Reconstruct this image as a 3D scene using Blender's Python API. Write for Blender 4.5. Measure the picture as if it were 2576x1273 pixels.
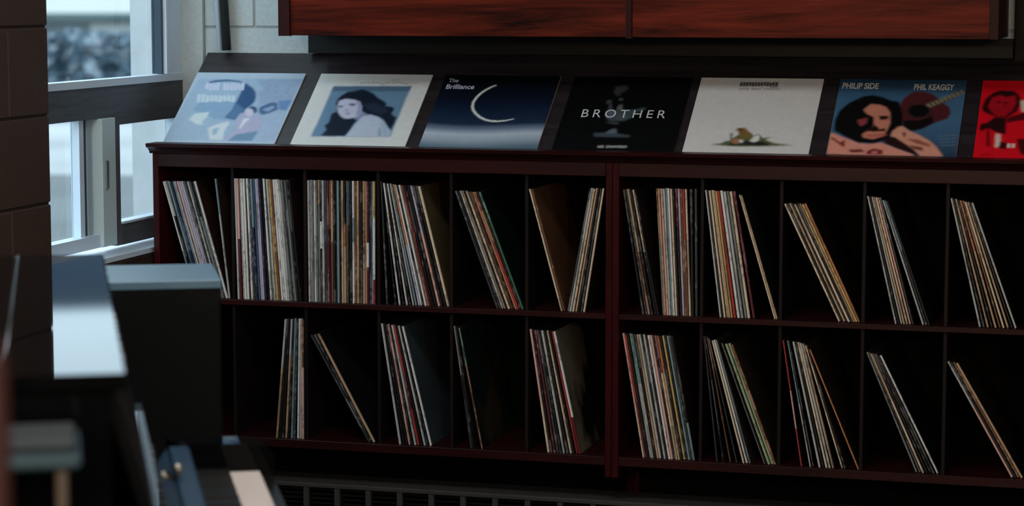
import bpy, bmesh, math, random
import numpy as np
from mathutils import Vector, Matrix
random.seed(7)
for o in list(bpy.data.objects): bpy.data.objects.remove(o)
S = bpy.context.scene
COL = S.collection

# ------------------------------------------------------------------ camera
W, H, F = 2576.0, 1273.0, 6021.7
PITCH, YAW = 0.1098, 0.2797
EYE = Vector((0, 0, 1.55))
FW = Vector((-math.sin(YAW)*math.cos(PITCH), math.cos(YAW)*math.cos(PITCH), -math.sin(PITCH)))
RT = Vector((math.cos(YAW), math.sin(YAW), 0))
UP = RT.cross(FW)
cd = bpy.data.cameras.new('camera')
cam = bpy.data.objects.new('camera', cd); COL.objects.link(cam)
cam.matrix_world = Matrix(((RT.x, UP.x, -FW.x, 0), (RT.y, UP.y, -FW.y, 0), (RT.z, UP.z, -FW.z, EYE.z), (0, 0, 0, 1)))
cd.sensor_width = 36; cd.lens = 36*F/W
cd.clip_start = .05; cd.clip_end = 400
cd.dof.use_dof = True; cd.dof.focus_distance = 6.0; cd.dof.aperture_fstop = 3.6
S.camera = cam

# ------------------------------------------------------------------ sky, exposure
SKY = 2.7
wd = bpy.data.worlds.new('sky'); S.world = wd; wd.use_nodes = True
bg = wd.node_tree.nodes['Background']
bg.inputs[0].default_value = (.72, .88, 1.0, 1); bg.inputs[1].default_value = SKY
S.view_settings.view_transform = 'Standard'; S.view_settings.look = 'None'
S.view_settings.exposure = 0.0; S.view_settings.gamma = 1.0
S.view_settings.use_curve_mapping = False
CEIL_FILL = 13.0
GLOBE_FILL = 130.0

# ------------------------------------------------------------------ pixel helpers (photo pixel -> point on a world plane)
def ray(x, y): return RT*((x-W/2)/F) - UP*((y-H/2)/F) + FW
def onY(x, y, Y): d = ray(x, y); return EYE + d*(Y/d.y)
def onX(x, y, X): d = ray(x, y); return EYE + d*(X/d.x)
def proj(P):
    P = P-EYE; d = P.dot(FW); return (W/2+F*P.dot(RT)/d, H/2-F*P.dot(UP)/d)

# ------------------------------------------------------------------ materials
MATS = {}
def newmat(name):
    m = bpy.data.materials.new(name); m.use_nodes = True
    return m, m.node_tree.nodes, m.node_tree.links, m.node_tree.nodes['Principled BSDF']
def lin(c):
    return tuple(((v/12.92) if v <= .04045 else ((v+.055)/1.055)**2.4) for v in [k/255 for k in c])
def plain(name, col, rough=.6, spec=.5, metal=0, bump=0, bscale=60, var=0):
    if name in MATS: return MATS[name]
    m, N, L, b = newmat(name)
    b.inputs['Base Color'].default_value = (*col, 1); b.inputs['Roughness'].default_value = rough
    b.inputs['Metallic'].default_value = metal; b.inputs['Specular IOR Level'].default_value = spec
    if bump or var:
        tc = N.new('ShaderNodeTexCoord'); no = N.new('ShaderNodeTexNoise'); no.inputs['Scale'].default_value = bscale
        no.inputs['Detail'].default_value = 5
        L.new(tc.outputs['Object'], no.inputs['Vector'])
        if bump:
            bp = N.new('ShaderNodeBump'); bp.inputs['Strength'].default_value = bump; bp.inputs['Distance'].default_value = .003
            L.new(no.outputs['Fac'], bp.inputs['Height']); L.new(bp.outputs['Normal'], b.inputs['Normal'])
        if var:
            r = N.new('ShaderNodeValToRGB')
            r.color_ramp.elements[0].position = .3; r.color_ramp.elements[1].position = .7
            r.color_ramp.elements[0].color = (*[c*(1-var) for c in col], 1); r.color_ramp.elements[1].color = (*[min(1, c*(1+var)) for c in col], 1)
            L.new(no.outputs['Fac'], r.inputs[0]); L.new(r.outputs[0], b.inputs['Base Color'])
    MATS[name] = m; return m
def wood(name, dark, light, scale=(1.6, 26, 26), rough=.35, spec=.5, lo=.35, hi=.7, bump=.12):
    if name in MATS: return MATS[name]
    m, N, L, b = newmat(name)
    tc = N.new('ShaderNodeTexCoord'); mp = N.new('ShaderNodeMapping'); mp.inputs['Scale'].default_value = scale
    L.new(tc.outputs['Object'], mp.inputs['Vector'])
    n1 = N.new('ShaderNodeTexNoise'); n1.inputs['Scale'].default_value = 1; n1.inputs['Detail'].default_value = 8
    n1.inputs['Roughness'].default_value = .65; n1.inputs['Distortion'].default_value = 1.4
    n2 = N.new('ShaderNodeTexNoise'); n2.inputs['Scale'].default_value = 5; n2.inputs['Detail'].default_value = 4
    L.new(mp.outputs[0], n1.inputs['Vector']); L.new(mp.outputs[0], n2.inputs['Vector'])
    mx = N.new('ShaderNodeMath'); mx.operation = 'MULTIPLY_ADD'; mx.inputs[1].default_value = .3
    L.new(n2.outputs['Fac'], mx.inputs[0]); 
    ml = N.new('ShaderNodeMath'); ml.operation = 'MULTIPLY'; ml.inputs[1].default_value = .75
    L.new(n1.outputs['Fac'], ml.inputs[0]); L.new(ml.outputs[0], mx.inputs[2])
    r = N.new('ShaderNodeValToRGB'); r.color_ramp.elements[0].position = lo; r.color_ramp.elements[1].position = hi
    r.color_ramp.elements[0].color = (*dark, 1); r.color_ramp.elements[1].color = (*light, 1)
    L.new(mx.outputs[0], r.inputs[0]); L.new(r.outputs[0], b.inputs['Base Color'])
    bp = N.new('ShaderNodeBump'); bp.inputs['Strength'].default_value = bump; bp.inputs['Distance'].default_value = .002
    L.new(mx.outputs[0], bp.inputs['Height']); L.new(bp.outputs[0], b.inputs['Normal'])
    b.inputs['Roughness'].default_value = rough; b.inputs['Specular IOR Level'].default_value = spec
    MATS[name] = m; return m
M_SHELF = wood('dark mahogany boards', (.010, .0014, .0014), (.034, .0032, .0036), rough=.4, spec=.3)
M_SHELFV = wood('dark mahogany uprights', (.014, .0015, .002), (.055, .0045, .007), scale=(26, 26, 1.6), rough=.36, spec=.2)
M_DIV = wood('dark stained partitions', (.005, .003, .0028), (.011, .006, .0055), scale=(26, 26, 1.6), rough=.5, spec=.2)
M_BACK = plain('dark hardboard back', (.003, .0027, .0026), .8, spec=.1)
M_PANEL = wood('dark walnut slant panel', (.009, .0065, .0075), (.036, .027, .032), rough=.36, spec=1.0, bump=.2)
M_CAB = wood('red rosewood veneer', (.012, .0018, .0013), (.23, .029, .012), scale=(1.0, 10, 15), rough=.45, spec=.12, lo=.38, hi=.72)
M_CABF = wood('red brown stile wood', (.02, .005, .0045), (.045, .011, .010), scale=(26, 26, 1.6), rough=.45, spec=.15)
M_STEEL = plain('black painted steel', (.004, .005, .005), .45, spec=.25, bump=.1)
M_SCREW = plain('zinc screw', (.45, .43, .41), .35, metal=.9)
M_BLOCK = plain('pale painted block', (.50, .59, .60), .65, bump=.35, bscale=90, var=.06)
M_MORTAR = plain('pale painted mortar', (.42, .47, .46), .8)
M_BROWN = plain('dark brown block', (.060, .036, .026), .6, spec=.2, bump=.3, bscale=90, var=.1)  # dark brown base colour for the left wall blocks
M_BROWNM = plain('brown mortar', (.04, .027, .022), .8)
M_FRAME = plain('white vinyl frame', (.66, .80, .92), .35)
M_GROOVE = plain('dark seal groove', (.02, .045, .075), .5)
M_TRANS = wood('weathered grey wood', (.045, .050, .054), (.10, .108, .112), scale=(26, 1.6, 26), rough=.5)
M_CEIL = plain('ceiling white', (.6, .58, .54), .8)
M_ROOM = plain('beige wall paint', (.30, .25, .21), .8)
M_FLOOR = wood('dark floor boards', (.012, .009, .007), (.035, .024, .018), scale=(20, 1.4, 20), rough=.45)
M_PIANO = plain('black piano lacquer', (.0025, .003, .0035), .03, spec=.09)
M_PIANO2 = plain('black piano satin', (.0025, .003, .0035), .3, spec=.2)
M_BRASS = plain('dull brass', (.45, .40, .32), .35, metal=.8)
M_IVORY = plain('ivory key', (.72, .60, .53), .35)
M_EBONY = plain('ebony key', (.006, .006, .006), .4)
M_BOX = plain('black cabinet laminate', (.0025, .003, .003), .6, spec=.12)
M_BOXTOP = plain('window tinted top', (.10, .19, .26), .42)  # grey top, blue of the window light put into its colour
M_HEAT = plain('grey heater enamel', (.05, .047, .043), .5, spec=.2)
M_HEATD = plain('dark heater grille', (.005, .006, .005), .6, spec=.15)
M_CHROME = plain('satin metal', (.40, .44, .46), .32, metal=.8)

def glassmat():
    m = bpy.data.materials.new('window glass'); m.use_nodes = True
    N, L = m.node_tree.nodes, m.node_tree.links; N.clear()
    o = N.new('ShaderNodeOutputMaterial'); t = N.new('ShaderNodeBsdfTransparent'); g = N.new('ShaderNodeBsdfGlossy')
    t.inputs[0].default_value = (.93, .97, .98, 1); g.inputs['Roughness'].default_value = .02
    fr = N.new('ShaderNodeFresnel'); fr.inputs[0].default_value = 1.3; mx = N.new('ShaderNodeMixShader')
    ge = N.new('ShaderNodeNewGeometry'); iv = N.new('ShaderNodeMath'); iv.operation = 'SUBTRACT'; iv.inputs[0].default_value = 1
    L.new(ge.outputs['Backfacing'], iv.inputs[1]); mu = N.new('ShaderNodeMath'); mu.operation = 'MULTIPLY'
    L.new(fr.outputs[0], mu.inputs[0]); L.new(iv.outputs[0], mu.inputs[1])     # one reflection per pane, on its outer faces only
    L.new(mu.outputs[0], mx.inputs[0]); L.new(t.outputs[0], mx.inputs[1]); L.new(g.outputs[0], mx.inputs[2]); L.new(mx.outputs[0], o.inputs[0])
    return m
M_GLASS = glassmat()

# ------------------------------------------------------------------ mesh helpers
def tag(o, label=None, cat=None, group=None, kind=None):
    if label: o['label'] = label
    if cat: o['category'] = cat
    if group: o['group'] = group
    if kind: o['kind'] = kind
    return o
def empty(name, loc=(0, 0, 0), rz=0):
    o = bpy.data.objects.new(name, None); COL.objects.link(o); o.empty_display_size = .1
    o.location = loc; o.rotation_euler = (0, 0, rz); return o
class MB:
    def __init__(s): s.v = []; s.f = []; s.m = []; s.sm = []
    def add(s, vs, fs, mi=0, smooth=False):
        n = len(s.v); s.v += [tuple(v) for v in vs]; s.f += [tuple(i+n for i in f) for f in fs]; s.m += [mi]*len(fs); s.sm += [smooth]*len(fs); return s
    def box(s, x0, x1, y0, y1, z0, z1, mi=0, c=0):
        if c <= 0:
            return s.add([(x0, y0, z0), (x1, y0, z0), (x1, y1, z0), (x0, y1, z0), (x0, y0, z1), (x1, y0, z1), (x1, y1, z1), (x0, y1, z1)],
                  [(0, 3, 2, 1), (4, 5, 6, 7), (0, 1, 5, 4), (1, 2, 6, 5), (2, 3, 7, 6), (3, 0, 4, 7)], mi)
        # chamfered box
        bm = bmesh.new(); bmesh.ops.create_cube(bm, size=1)
        for v in bm.verts: v.co = ((x0+x1)/2+v.co.x*(x1-x0), (y0+y1)/2+v.co.y*(y1-y0), (z0+z1)/2+v.co.z*(z1-z0))
        bmesh.ops.bevel(bm, geom=bm.edges[:], offset=c, segments=1, affect='EDGES')
        bm.verts.index_update()
        s.add([v.co[:] for v in bm.verts], [[v.index for v in f.verts] for f in bm.faces], mi); bm.free(); return s
    def prism(s, prof, axis, a, b, mi=0):
        # prof: closed 2D profile, extruded along axis from a to b
        def P(p, t):
            return {'x': (t, p[0], p[1]), 'y': (p[0], t, p[1]), 'z': (p[0], p[1], t)}[axis]
        n = len(prof)
        vs = [P(p, a) for p in prof]+[P(p, b) for p in prof]
        fs = [tuple(range(n-1, -1, -1)), tuple(range(n, 2*n))]+[(i, (i+1) % n, (i+1) % n+n, i+n) for i in range(n)]
        return s.add(vs, fs, mi)
    def tube(s, pts, r, n=10, mi=0, closed=False):
        pts = [Vector(p) for p in pts]; rings = []
        for i, p in enumerate(pts):
            a = pts[i-1] if (i or closed) else p; b = pts[(i+1) % len(pts)] if (i < len(pts)-1 or closed) else p
            d = (b-a).normalized(); u = d.orthogonal() if abs(d.z) < .9 else Vector((1, 0, 0))
            u = (Vector((0, 0, 1)).cross(d) if abs(d.z) < .9 else Vector((0, 1, 0)).cross(d)).normalized(); w = d.cross(u)
            rr = r[i] if isinstance(r, (list, tuple)) else r
            rings.append([p+u*(rr*math.cos(k*2*math.pi/n))+w*(rr*math.sin(k*2*math.pi/n)) for k in range(n)])
        vs = [v for R in rings for v in R]; fs = []
        m = len(pts)
        for i in range(m if closed else m-1):
            j = (i+1) % m
            for k in range(n): fs.append((i*n+k, i*n+(k+1) % n, j*n+(k+1) % n, j*n+k))
        if not closed: fs += [tuple(range(n-1, -1, -1)), tuple(range((m-1)*n, m*n))]
        return s.add(vs, fs, mi, True)
    def build(s, name, mats, parent=None, loc=None):
        if not isinstance(mats, (list, tuple)): mats = [mats]
        me = bpy.data.meshes.new(name)
        off = Vector((0, 0, 0))
        if parent is not None and parent.get('world_parts'): off = Vector(parent.location)
        if loc is not None: off = off+Vector(loc)
        me.from_pydata([tuple(Vector(v)-off) for v in s.v], [], s.f)
        for m in mats: me.materials.append(m)
        for p, mi, sm in zip(me.polygons, s.m, s.sm): p.material_index = mi; p.use_smooth = sm
        bm = bmesh.new(); bm.from_mesh(me); bmesh.ops.recalc_face_normals(bm, faces=bm.faces[:]); bm.to_mesh(me); bm.free()
        o = bpy.data.objects.new(name, me); COL.objects.link(o)
        if parent is not None: o.parent = parent
        if loc is not None: o.location = loc
        return o
def root(name, loc, label, cat, group=None):
    o = empty(name, loc); o['world_parts'] = 1; return tag(o, label, cat, group)
def struct(name, mb, m, parent=None):
    o = mb.build(name, m, parent)
    if parent is None: tag(o, kind='structure')
    return o
def copy_of(o, parent, loc, name=None):
    c = o.copy(); COL.objects.link(c); c.parent = parent; c.location = loc; return c

# ------------------------------------------------------------------ key planes
YF = 5.7315          # front plane of the record shelves
YW = 6.12            # back wall
XW = -2.6377         # left wall, room side
XG = -2.70           # window frame, room side
Z1, Z2, ZH = .748, .387, 1.0907   # shelf tops, header underside

# ================================================================== THE ROOM
struct('floor', MB().box(-2.76, 2.4, -3.2, 6.4, -.1, 0), M_FLOOR)
struct('ceiling', MB().box(-2.76, 2.4, -3.2, 6.4, 3.0, 3.1), M_CEIL)
wb = struct('wall_back', MB().box(-2.74, 2.4, YW+.006, YW+.25, 0, 3.0), M_MORTAR)
# painted blocks of the back wall, each its own piece
blk = None
CZ, CX, CH, CL = 1.4455, -2.49, .2, .40
for k in range(-7, 8):
    z0 = CZ+k*CH+.003; x = CX+(0 if k % 2 == 0 else -.2)-.4
    z1 = min(z0+CH-.006, 2.995)
    while x < 2.2:
        a, b = max(x+.003, XW), min(x+CL-.003, 2.195)
        if b-a > .03 and z1-z0 > .02:
            MB().box(a, b, YW, YW+.02, z0, z1, c=.0025).build('block', M_BLOCK, wb)
        x += CL
# right wall with an unseen window added for side daylight, rear wall
ROPEN = (-1.6, 2.6, .95, 2.75)
mb = MB(); a, b, c, d = ROPEN
mb.box(2.2, 2.4, -3.2, a, 0, 3.0).box(2.2, 2.4, b, 6.4, 0, 3.0).box(2.2, 2.4, a, b, 0, c).box(2.2, 2.4, a, b, d, 3.0)
struct('wall_right', mb, M_ROOM)
struct('wall_rear', MB().box(-2.95, 2.2, -3.2, -3.0, 0, 3.0), M_ROOM)
# left wall with window openings: (y0, y1, z0, z1)
OPEN = [(5.1843, YW-.002, .862, 2.75)]
mb = MB(); y = -3.0; XO = -2.76
for (a, b, c, d) in OPEN:
    mb.box(XO, XW-.006, y, a, 0, 3.0); mb.box(XO, XW-.006, a, b, 0, c); mb.box(XO, XW-.006, a, b, d, 3.0); y = b
wl = struct('wall_left', mb, M_BROWNM)
for k in range(0, 15):
    z0 = 1.2511-.2105*5+k*.2105+.003-.2105; z1 = z0+.2045
    z0 = max(z0, .001); z1 = min(z1, 2.997)
    if z1-z0 < .03: continue
    y = 5.1843-(.0 if k % 2 else .2)
    segs = [(y-.397, y)] + ([(5.1843-.197, 5.1843)] if k % 2 == 0 else [])
    segs += [(y-.4*q-.397, y-.4*q) for q in range(1, 7)]
    for a, b in segs: MB().box(XW-.03, XW, a, b, z0, z1, c=.0025).build('block', M_BROWN, wl)
# apron below the corner window
struct('trim_1', MB().box(XG-.02, XW, 5.19, YW-.004, 0, .86), wood('apron wood', (.025, .018, .014), (.07, .05, .04), scale=(20, 1.5, 22)), None)
struct('trim_2', MB().box(XG-.03, XW, YW-.014, YW, .875, 2.74), M_BLOCK)     # painted reveal at the corner

# ------------------------------------------------------------------ corner window
def window(n): 
    o = empty('window_%d' % n, (XG, OPEN[0][0] if n == 1 else 0, 0)); o['world_parts'] = 1; tag(o, kind='structure'); return o
w1 = window(1); YE = YW-.016; Y0 = 5.19
def wbox(name, y0, y1, z0, z1, m, x0=XG-.034, x1=XG, parent=w1, c=.0): return MB().box(x0, x1, y0, y1, z0, z1, c=c).build(name, m, parent)
wbox('jamb', 6.025, YE, 1.318, 2.75, M_FRAME)
wbox('sash_stile', 5.997, 6.012, 1.322, 2.10, M_FRAME, x1=XG+.004)
wbox('seal', 5.984, 5.997, 1.322, 2.10, M_GROOVE, x1=XG-.006)
wbox('seal', 6.012, 6.025, 1.322, 2.10, M_GROOVE, x1=XG-.02)
wbox('bottom_rail', Y0, YE, 1.302, 1.3205, M_FRAME, x1=XG+.006)
wbox('glass_pane', Y0, 5.984, 1.3205, 2.10, M_GLASS, XG-.030, XG-.026)
wbox('head_rail', Y0, YE, 2.10, 2.22, M_FRAME)
wbox('glass_pane', Y0, 6.025, 2.22, 2.70, M_GLASS, XG-.030, XG-.026)
wbox('top_rail', Y0, YE, 2.70, 2.75, M_FRAME)
tr = wbox('transom', Y0, YE, 1.222, 1.3015, M_TRANS, x1=XG+.002)
MB().prism([(5.7075, 1.301), (5.7115, 1.301), (5.668, 1.2265), (5.664, 1.2265)], 'x', XG+.002, XG+.0045).build('seam', plain('grey seam', (.12, .13, .14), .5), tr)
wbox('transom_rail', 5.655, YE, 1.2, 1.2265, M_TRANS, x1=XG+.006)
# lower slider: left pane
wbox('glass_pane', Y0, 5.487, .925, 1.222, M_GLASS, XG-.033, XG-.030)
wbox('sash_stile', 5.487, 5.512, .9, 1.222, M_FRAME, x1=XG-.01)
wbox('seal', 5.512, 5.536, .9, 1.222, M_GROOVE, x1=XG-.016)
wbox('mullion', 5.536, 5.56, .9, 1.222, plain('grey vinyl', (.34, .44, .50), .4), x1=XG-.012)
wbox('seal', 5.56, 5.572, .9, 1.222, M_GROOVE, x1=XG-.024)
st = wbox('sash_stile', 5.572, 5.652, .892, 1.2215, plain('pale vinyl', (.56, .72, .76), .4), x1=XG+.012, c=.002)
wbox('seal', 5.652, 5.677, .892, 1.2, plain('dark seal', (.03, .03, .035), .5), x1=XG-.01)
wbox('bottom_rail', Y0, 5.652, .892, .925, M_FRAME, x1=XG+.004)
# right pane: backlit shade painted into its dark stile and rails
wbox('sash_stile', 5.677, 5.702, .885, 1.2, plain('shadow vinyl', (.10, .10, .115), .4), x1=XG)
wbox('glass_pane', 5.702, 6.06, .943, 1.2, M_GLASS, XG-.033, XG-.030)
wbox('sash_stile', 6.06, YE, .885, 1.2, M_FRAME)
wbox('sash_rail', 5.702, 6.06, .885, .943, M_TRANS, x1=XG+.002)
wbox('glazing_bead', 5.702, 6.06, .940, .946, M_FRAME, x1=XG+.004)
wbox('sill', Y0, YE, .862, .8745, M_FRAME, x0=XG-.09, x1=XW-.001)
# latch: back plate with an oval pull
zc, yc = 1.079, 5.592
lp = MB().box(XG+.012, XG+.017, yc-.008, yc+.010, zc-.038, zc+.036, c=.002).build('latch', M_CHROME, w1)
ov = [(XG+.026+.004*math.cos(2*t), yc+.017*math.cos(t), zc+.032*math.sin(t)) for t in [i*math.pi/10 for i in range(20)]]
MB().tube(ov, .0032, 8, closed=True).build('latch_pull', plain('grey latch metal', (.16, .18, .19), .4, metal=.6), lp)
MB().tube([(XG+.017, yc-.008, zc+.012), (XG+.026, yc, zc+.004), (XG+.026, yc+.003, zc-.006), (XG+.017, yc+.007, zc-.014)], .003, 8).build('latch_lever', M_CHROME, lp)
a, b, c, d = ROPEN
w = empty('window_2', (2.3, a, c)); w['world_parts'] = 1; tag(w, kind='structure')  # unseen window, added to let in daylight from the right
mb = MB().box(2.26, 2.34, a, b, c, c+.05).box(2.26, 2.34, a, b, d-.05, d)
for k in range(5): y = a+(b-a-.05)*k/4; mb.box(2.26, 2.34, y, y+.05, c+.05, d-.05)
mb.build('window_frame', M_FRAME, w)
for k in range(4): y = a+(b-a-.05)*k/4; MB().box(2.298, 2.302, y+.05, y+(b-a-.05)/4, c+.05, d-.05).build('glass_pane', M_GLASS, w)
for loc, sz, rot in (((2.42, (ROPEN[0]+ROPEN[1])/2, 1.85), (ROPEN[1]-ROPEN[0], 1.8), Matrix(((0, 0, 1), (1, 0, 0), (0, 1, 0)))),):
    ld = bpy.data.lights.new('window_portal', 'AREA'); ld.shape = 'RECTANGLE'; ld.size, ld.size_y = sz; ld.cycles.is_portal = True
    o = bpy.data.objects.new('window_portal', ld); COL.objects.link(o); o.location = loc; o.rotation_euler = rot.to_euler()
# light portals in the openings (sampling aid for the daylight)
for i, (a, b, c, d) in enumerate(OPEN):
    ld = bpy.data.lights.new('window_portal', 'AREA'); ld.shape = 'RECTANGLE'; ld.size = b-a-.02; ld.size_y = d-c-.02
    ld.cycles.is_portal = True
    o = bpy.data.objects.new('window_portal', ld); COL.objects.link(o); o.location = (XO-.02, (a+b)/2, (c+d)/2)
    o.rotation_euler = Matrix(((0, 0, -1), (-1, 0, 0), (0, 1, 0))).to_euler()    # local -Z points into the room (+X)

# ------------------------------------------------------------------ pipe in the corner of the back wall
p0, p1 = onY(553, 128, YW-.03), onY(545, 0, YW-.03)
d = (p1-p0); q0 = p0+d*.01; q1 = p0+d*11.2
t_ = root('wall_conduit', q0, 'slim white conduit with its shaded side painted dark, running up the pale block wall by the window', 'conduit')
MB().tube([q0, q1], .0065, 10).build('conduit_pipe', M_FRAME, t_)
MB().tube([q0+Vector((.018, .006, 0)), q1+Vector((.018, .006, 0))], .0125, 10).build('pipe_shade', plain('painted pipe shade', (.02, .025, .022), .6), t_)  # dark tube paints the shaded side of the white pipe

# ================================================================== RECORD SHELVES
def screw(mb_parent, x, y, z, r=.0055, name='screw', m=M_SCREW):
    mb = MB(); n = 10
    vs = [(x+r*math.cos(k*2*math.pi/n), y, z+r*math.sin(k*2*math.pi/n)) for k in range(n)]+[(x+r*.7*math.cos(k*2*math.pi/n), y-r*.45, z+r*.7*math.sin(k*2*math.pi/n)) for k in range(n)]
    fs = [tuple(range(n, 2*n))]+[(k, (k+1) % n, (k+1) % n+n, k+n) for k in range(n)]
    mb.add(vs, fs, 0); mb.box(x-r*.5, x+r*.5, y-r*.5, y-r*.42, z-r*.1, z+r*.1, 1)
    return mb.build(name, [m, M_BACK], mb_parent)
YB = 6.085
def bookcase(x0, x1, divs, label, hdr):
    c = root('record_shelf', ((x0+x1)/2, (YF+YB)/2, 0), label, 'shelf', 'record shelving units')
    T = .0165
    for a, b in ((x0, x0+T), (x1-T, x1)):
        MB().box(a, b, YF-.002, YB, .335, ZH+.034, c=.0015).build('side_panel', M_SHELFV, c)
        MB().box(a, b, YB-.12, YB, 0, .334, c=.0015).build('leg_panel', M_SHELFV, c)
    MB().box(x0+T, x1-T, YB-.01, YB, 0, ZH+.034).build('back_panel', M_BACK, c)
    for z in (Z1, Z2):
        MB().box(x0+T, x1-T, YF, YB-.01, z-(.014 if z == Z1 else .022), z, c=.0012).build('shelf_board', M_SHELF, c)
    h = MB().box(x0+T, x1-T, YF-.004, YF+.016, ZH, ZH+.034, c=.0012).build('header_board', M_SHELF, c)
    MB().box(x0+T, x1-T, YF+.02, YB-.01, ZH+.012, ZH+.034).build('top_board', M_BACK, c)
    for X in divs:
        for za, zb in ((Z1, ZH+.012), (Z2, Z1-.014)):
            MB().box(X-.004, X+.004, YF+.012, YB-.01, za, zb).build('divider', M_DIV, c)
    for px, py in hdr:
        P = onY(px, py, YF-.004); screw(h, P.x, YF-.004, P.z, .0075, m=plain('pale screw plug', (.20, .18, .17), .5))
    return c
XL = -2.6215
DL = [-2.4035, -2.2036, -2.0044, -1.8097, -1.6113]
DR = [-1.1646, -.969, -.7675, -.5698, -.3715]
bookcase(XL, -1.388, DL, 'dark mahogany record shelf standing beside the window, behind the piano', [(495, 412), (648, 413), (1042, 425), (1414, 434)])
bookcase(-1.3872, -.155, DR, 'dark mahogany record shelf farther from the window, right of the double upright', [(1660, 443), (2072, 450), (2420, 458)])

# slanted display rack on top
ALPHA = math.radians(36.6); SV = Vector((0, math.cos(ALPHA), math.sin(ALPHA))); NV = Vector((0, -math.sin(ALPHA), math.cos(ALPHA)))
ZT = ZH+.0342
A0 = Vector((0, 5.80, 1.1545))            # a point of the sleeves' front surface line
P0 = A0-NV*.0045                         # panel surface
rk = root('display_rack', (-1.39, 5.92, ZT), 'dark wooden slanted display rack on top of the record shelves', 'display rack')
lo = P0-SV*.034; hi = P0+SV*((6.107-P0.y)/SV.y)
xr0, xr1 = XL-.001, -.154
MB().prism([(lo.y, lo.z), (hi.y, hi.z), (hi.y-NV.y*.014, hi.z-NV.z*.014), (lo.y-NV.y*.006, lo.z-NV.z*.006)], 'x', xr0, xr1).build('slant_panel', M_PANEL, rk)
prof = [(5.775, ZT), (YF-.003, ZT), (YF-.006, ZT+.006), (YF-.014, ZT+.013), (YF-.026, ZT+.018), (YF-.028, ZT+.027), (5.772, ZT+.027), (5.7735, ZT+.02)]
lm_ = MB().prism(prof, 'x', xr0-.006, xr1).build('ledge_molding', M_SHELF, rk)
MB().prism([(YF-.0275, ZT+.0255), (YF-.0285, ZT+.0265), (YF-.0285, ZT+.0285), (YF-.0275, ZT+.0292), (YF-.019, ZT+.0292), (YF-.018, ZT+.0271), (YF-.026, ZT+.0271)], 'x', xr0-.0062, xr1).build('edge_highlight', wood('painted edge highlight', (.035, .010, .009), (.13, .045, .038), scale=(18, 30, 30), rough=.35, spec=.8), lm_)  # bright highlight along the ledge painted as lighter wood
for xa in (xr0+.0005, xr1-.0145):
    MB().prism([(5.79, ZT), (6.10, ZT), (hi.y-.002, hi.z-.02), (5.81, ZT+.004)], 'x', xa, xa+.014).build('rack_side', M_SHELFV, rk)
MB().box(xr0+.02, xr1-.02, 6.09, 6.104, ZT, hi.z-.02).build('rack_back', M_BACK, rk)

# ================================================================== UPPER CABINET
XC0, XC1, YC, ZC = -2.2984, -.4654, 5.81, 1.4312
cb = root('wall_cabinet', ((XC0+XC1)/2, (YC+YW)/2, ZC), 'red rosewood wall cabinet hanging above the slanted display rack', 'cabinet')
for a, b in ((-2.267, -1.3757), (-1.3605, -.487)):
    MB().box(a, b, YC+.006, YC+.02, ZC, 2.25, c=.001).build('front_panel', M_CAB, cb)
for a, b in ((XC0, -2.267), (-1.3757, -1.3605), (-.487, XC1)):
    MB().box(a, b, YC, YC+.02, ZC-.0015 if a != -1.3757 else ZC-.004, 2.25, c=.001).build('stile', M_CABF, cb)
for a, b in ((XC0+.001, XC0+.018), (XC1-.018, XC1-.001)):
    MB().box(a, b, YC+.021, YW-.001, ZC+.001, 2.25).build('side_panel', M_CABF, cb)
MB().box(XC0+.019, XC1-.019, YC+.021, YW-.041, ZC+.002, ZC+.018).build('bottom_board', M_BACK, cb)
MB().box(XC0, XC1, YC, YW-.001, 2.2505, 2.27).build('top_board', M_CABF, cb)
struct('shade_board', MB().box(-.449, .35, YW-.018, YW-.0005, 0, 2.9, c=.002), plain('dark wall shade', (.010, .009, .006), .6, spec=.2))  # added dark board standing in for the unlit wall here
# steel ledger rail with bolts under it
lz0 = 1.3782
lg = root('ledger_rail', (-1.39, 6.10, lz0), 'black steel ledger rail with bright bolt heads under the wall cabinet', 'rail')
rail = MB().box(-2.3191, -.4505, 6.08, YW-.001, lz0, ZC-.0045, c=.001).build('rail', M_STEEL, lg)
for px, py in ((828, 107), (1587, 106), (1787, 109), (2500, 118)):
    P = onY(px, py, 6.08); screw(rail, P.x, 6.08, P.z, .0085, 'bolt', M_CHROME)

# ================================================================== BASEBOARD HEATER
hz = .272; HY = 5.75
ht = root('baseboard_heater', (-1.0, HY+.06, 0), 'grey metal baseboard heater with slotted grille below the record shelves', 'heater')
hx0, hx1 = -2.45, .6
MB().box(hx0, hx1, HY-.004, HY+.12, hz-.012, hz, c=.002).build('top_rail', M_HEAT, ht)
MB().box(hx0, hx1, HY, HY+.12, 0, .06, c=.002).build('bottom_rail', M_HEAT, ht)
MB().box(hx0, hx1, HY+.05, HY+.12, .06, hz-.012).build('casing', M_HEATD, ht)
k = 0; xs = -2.210; 
while xs+.0856*(k-2) < hx1:
    X = xs+.0856*(k-2)
    if X > hx0: MB().box(X-.007, X+.007, HY-.002, HY+.012, .06, hz-.012).build('grille_bar', M_HEAT, ht)
    k += 1
for i in range(16):
    z = .072+i*.012; MB().box(hx0, hx1, HY+.006, HY+.03, z, z+.004).build('grille_slat', M_HEATD, ht)

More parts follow.
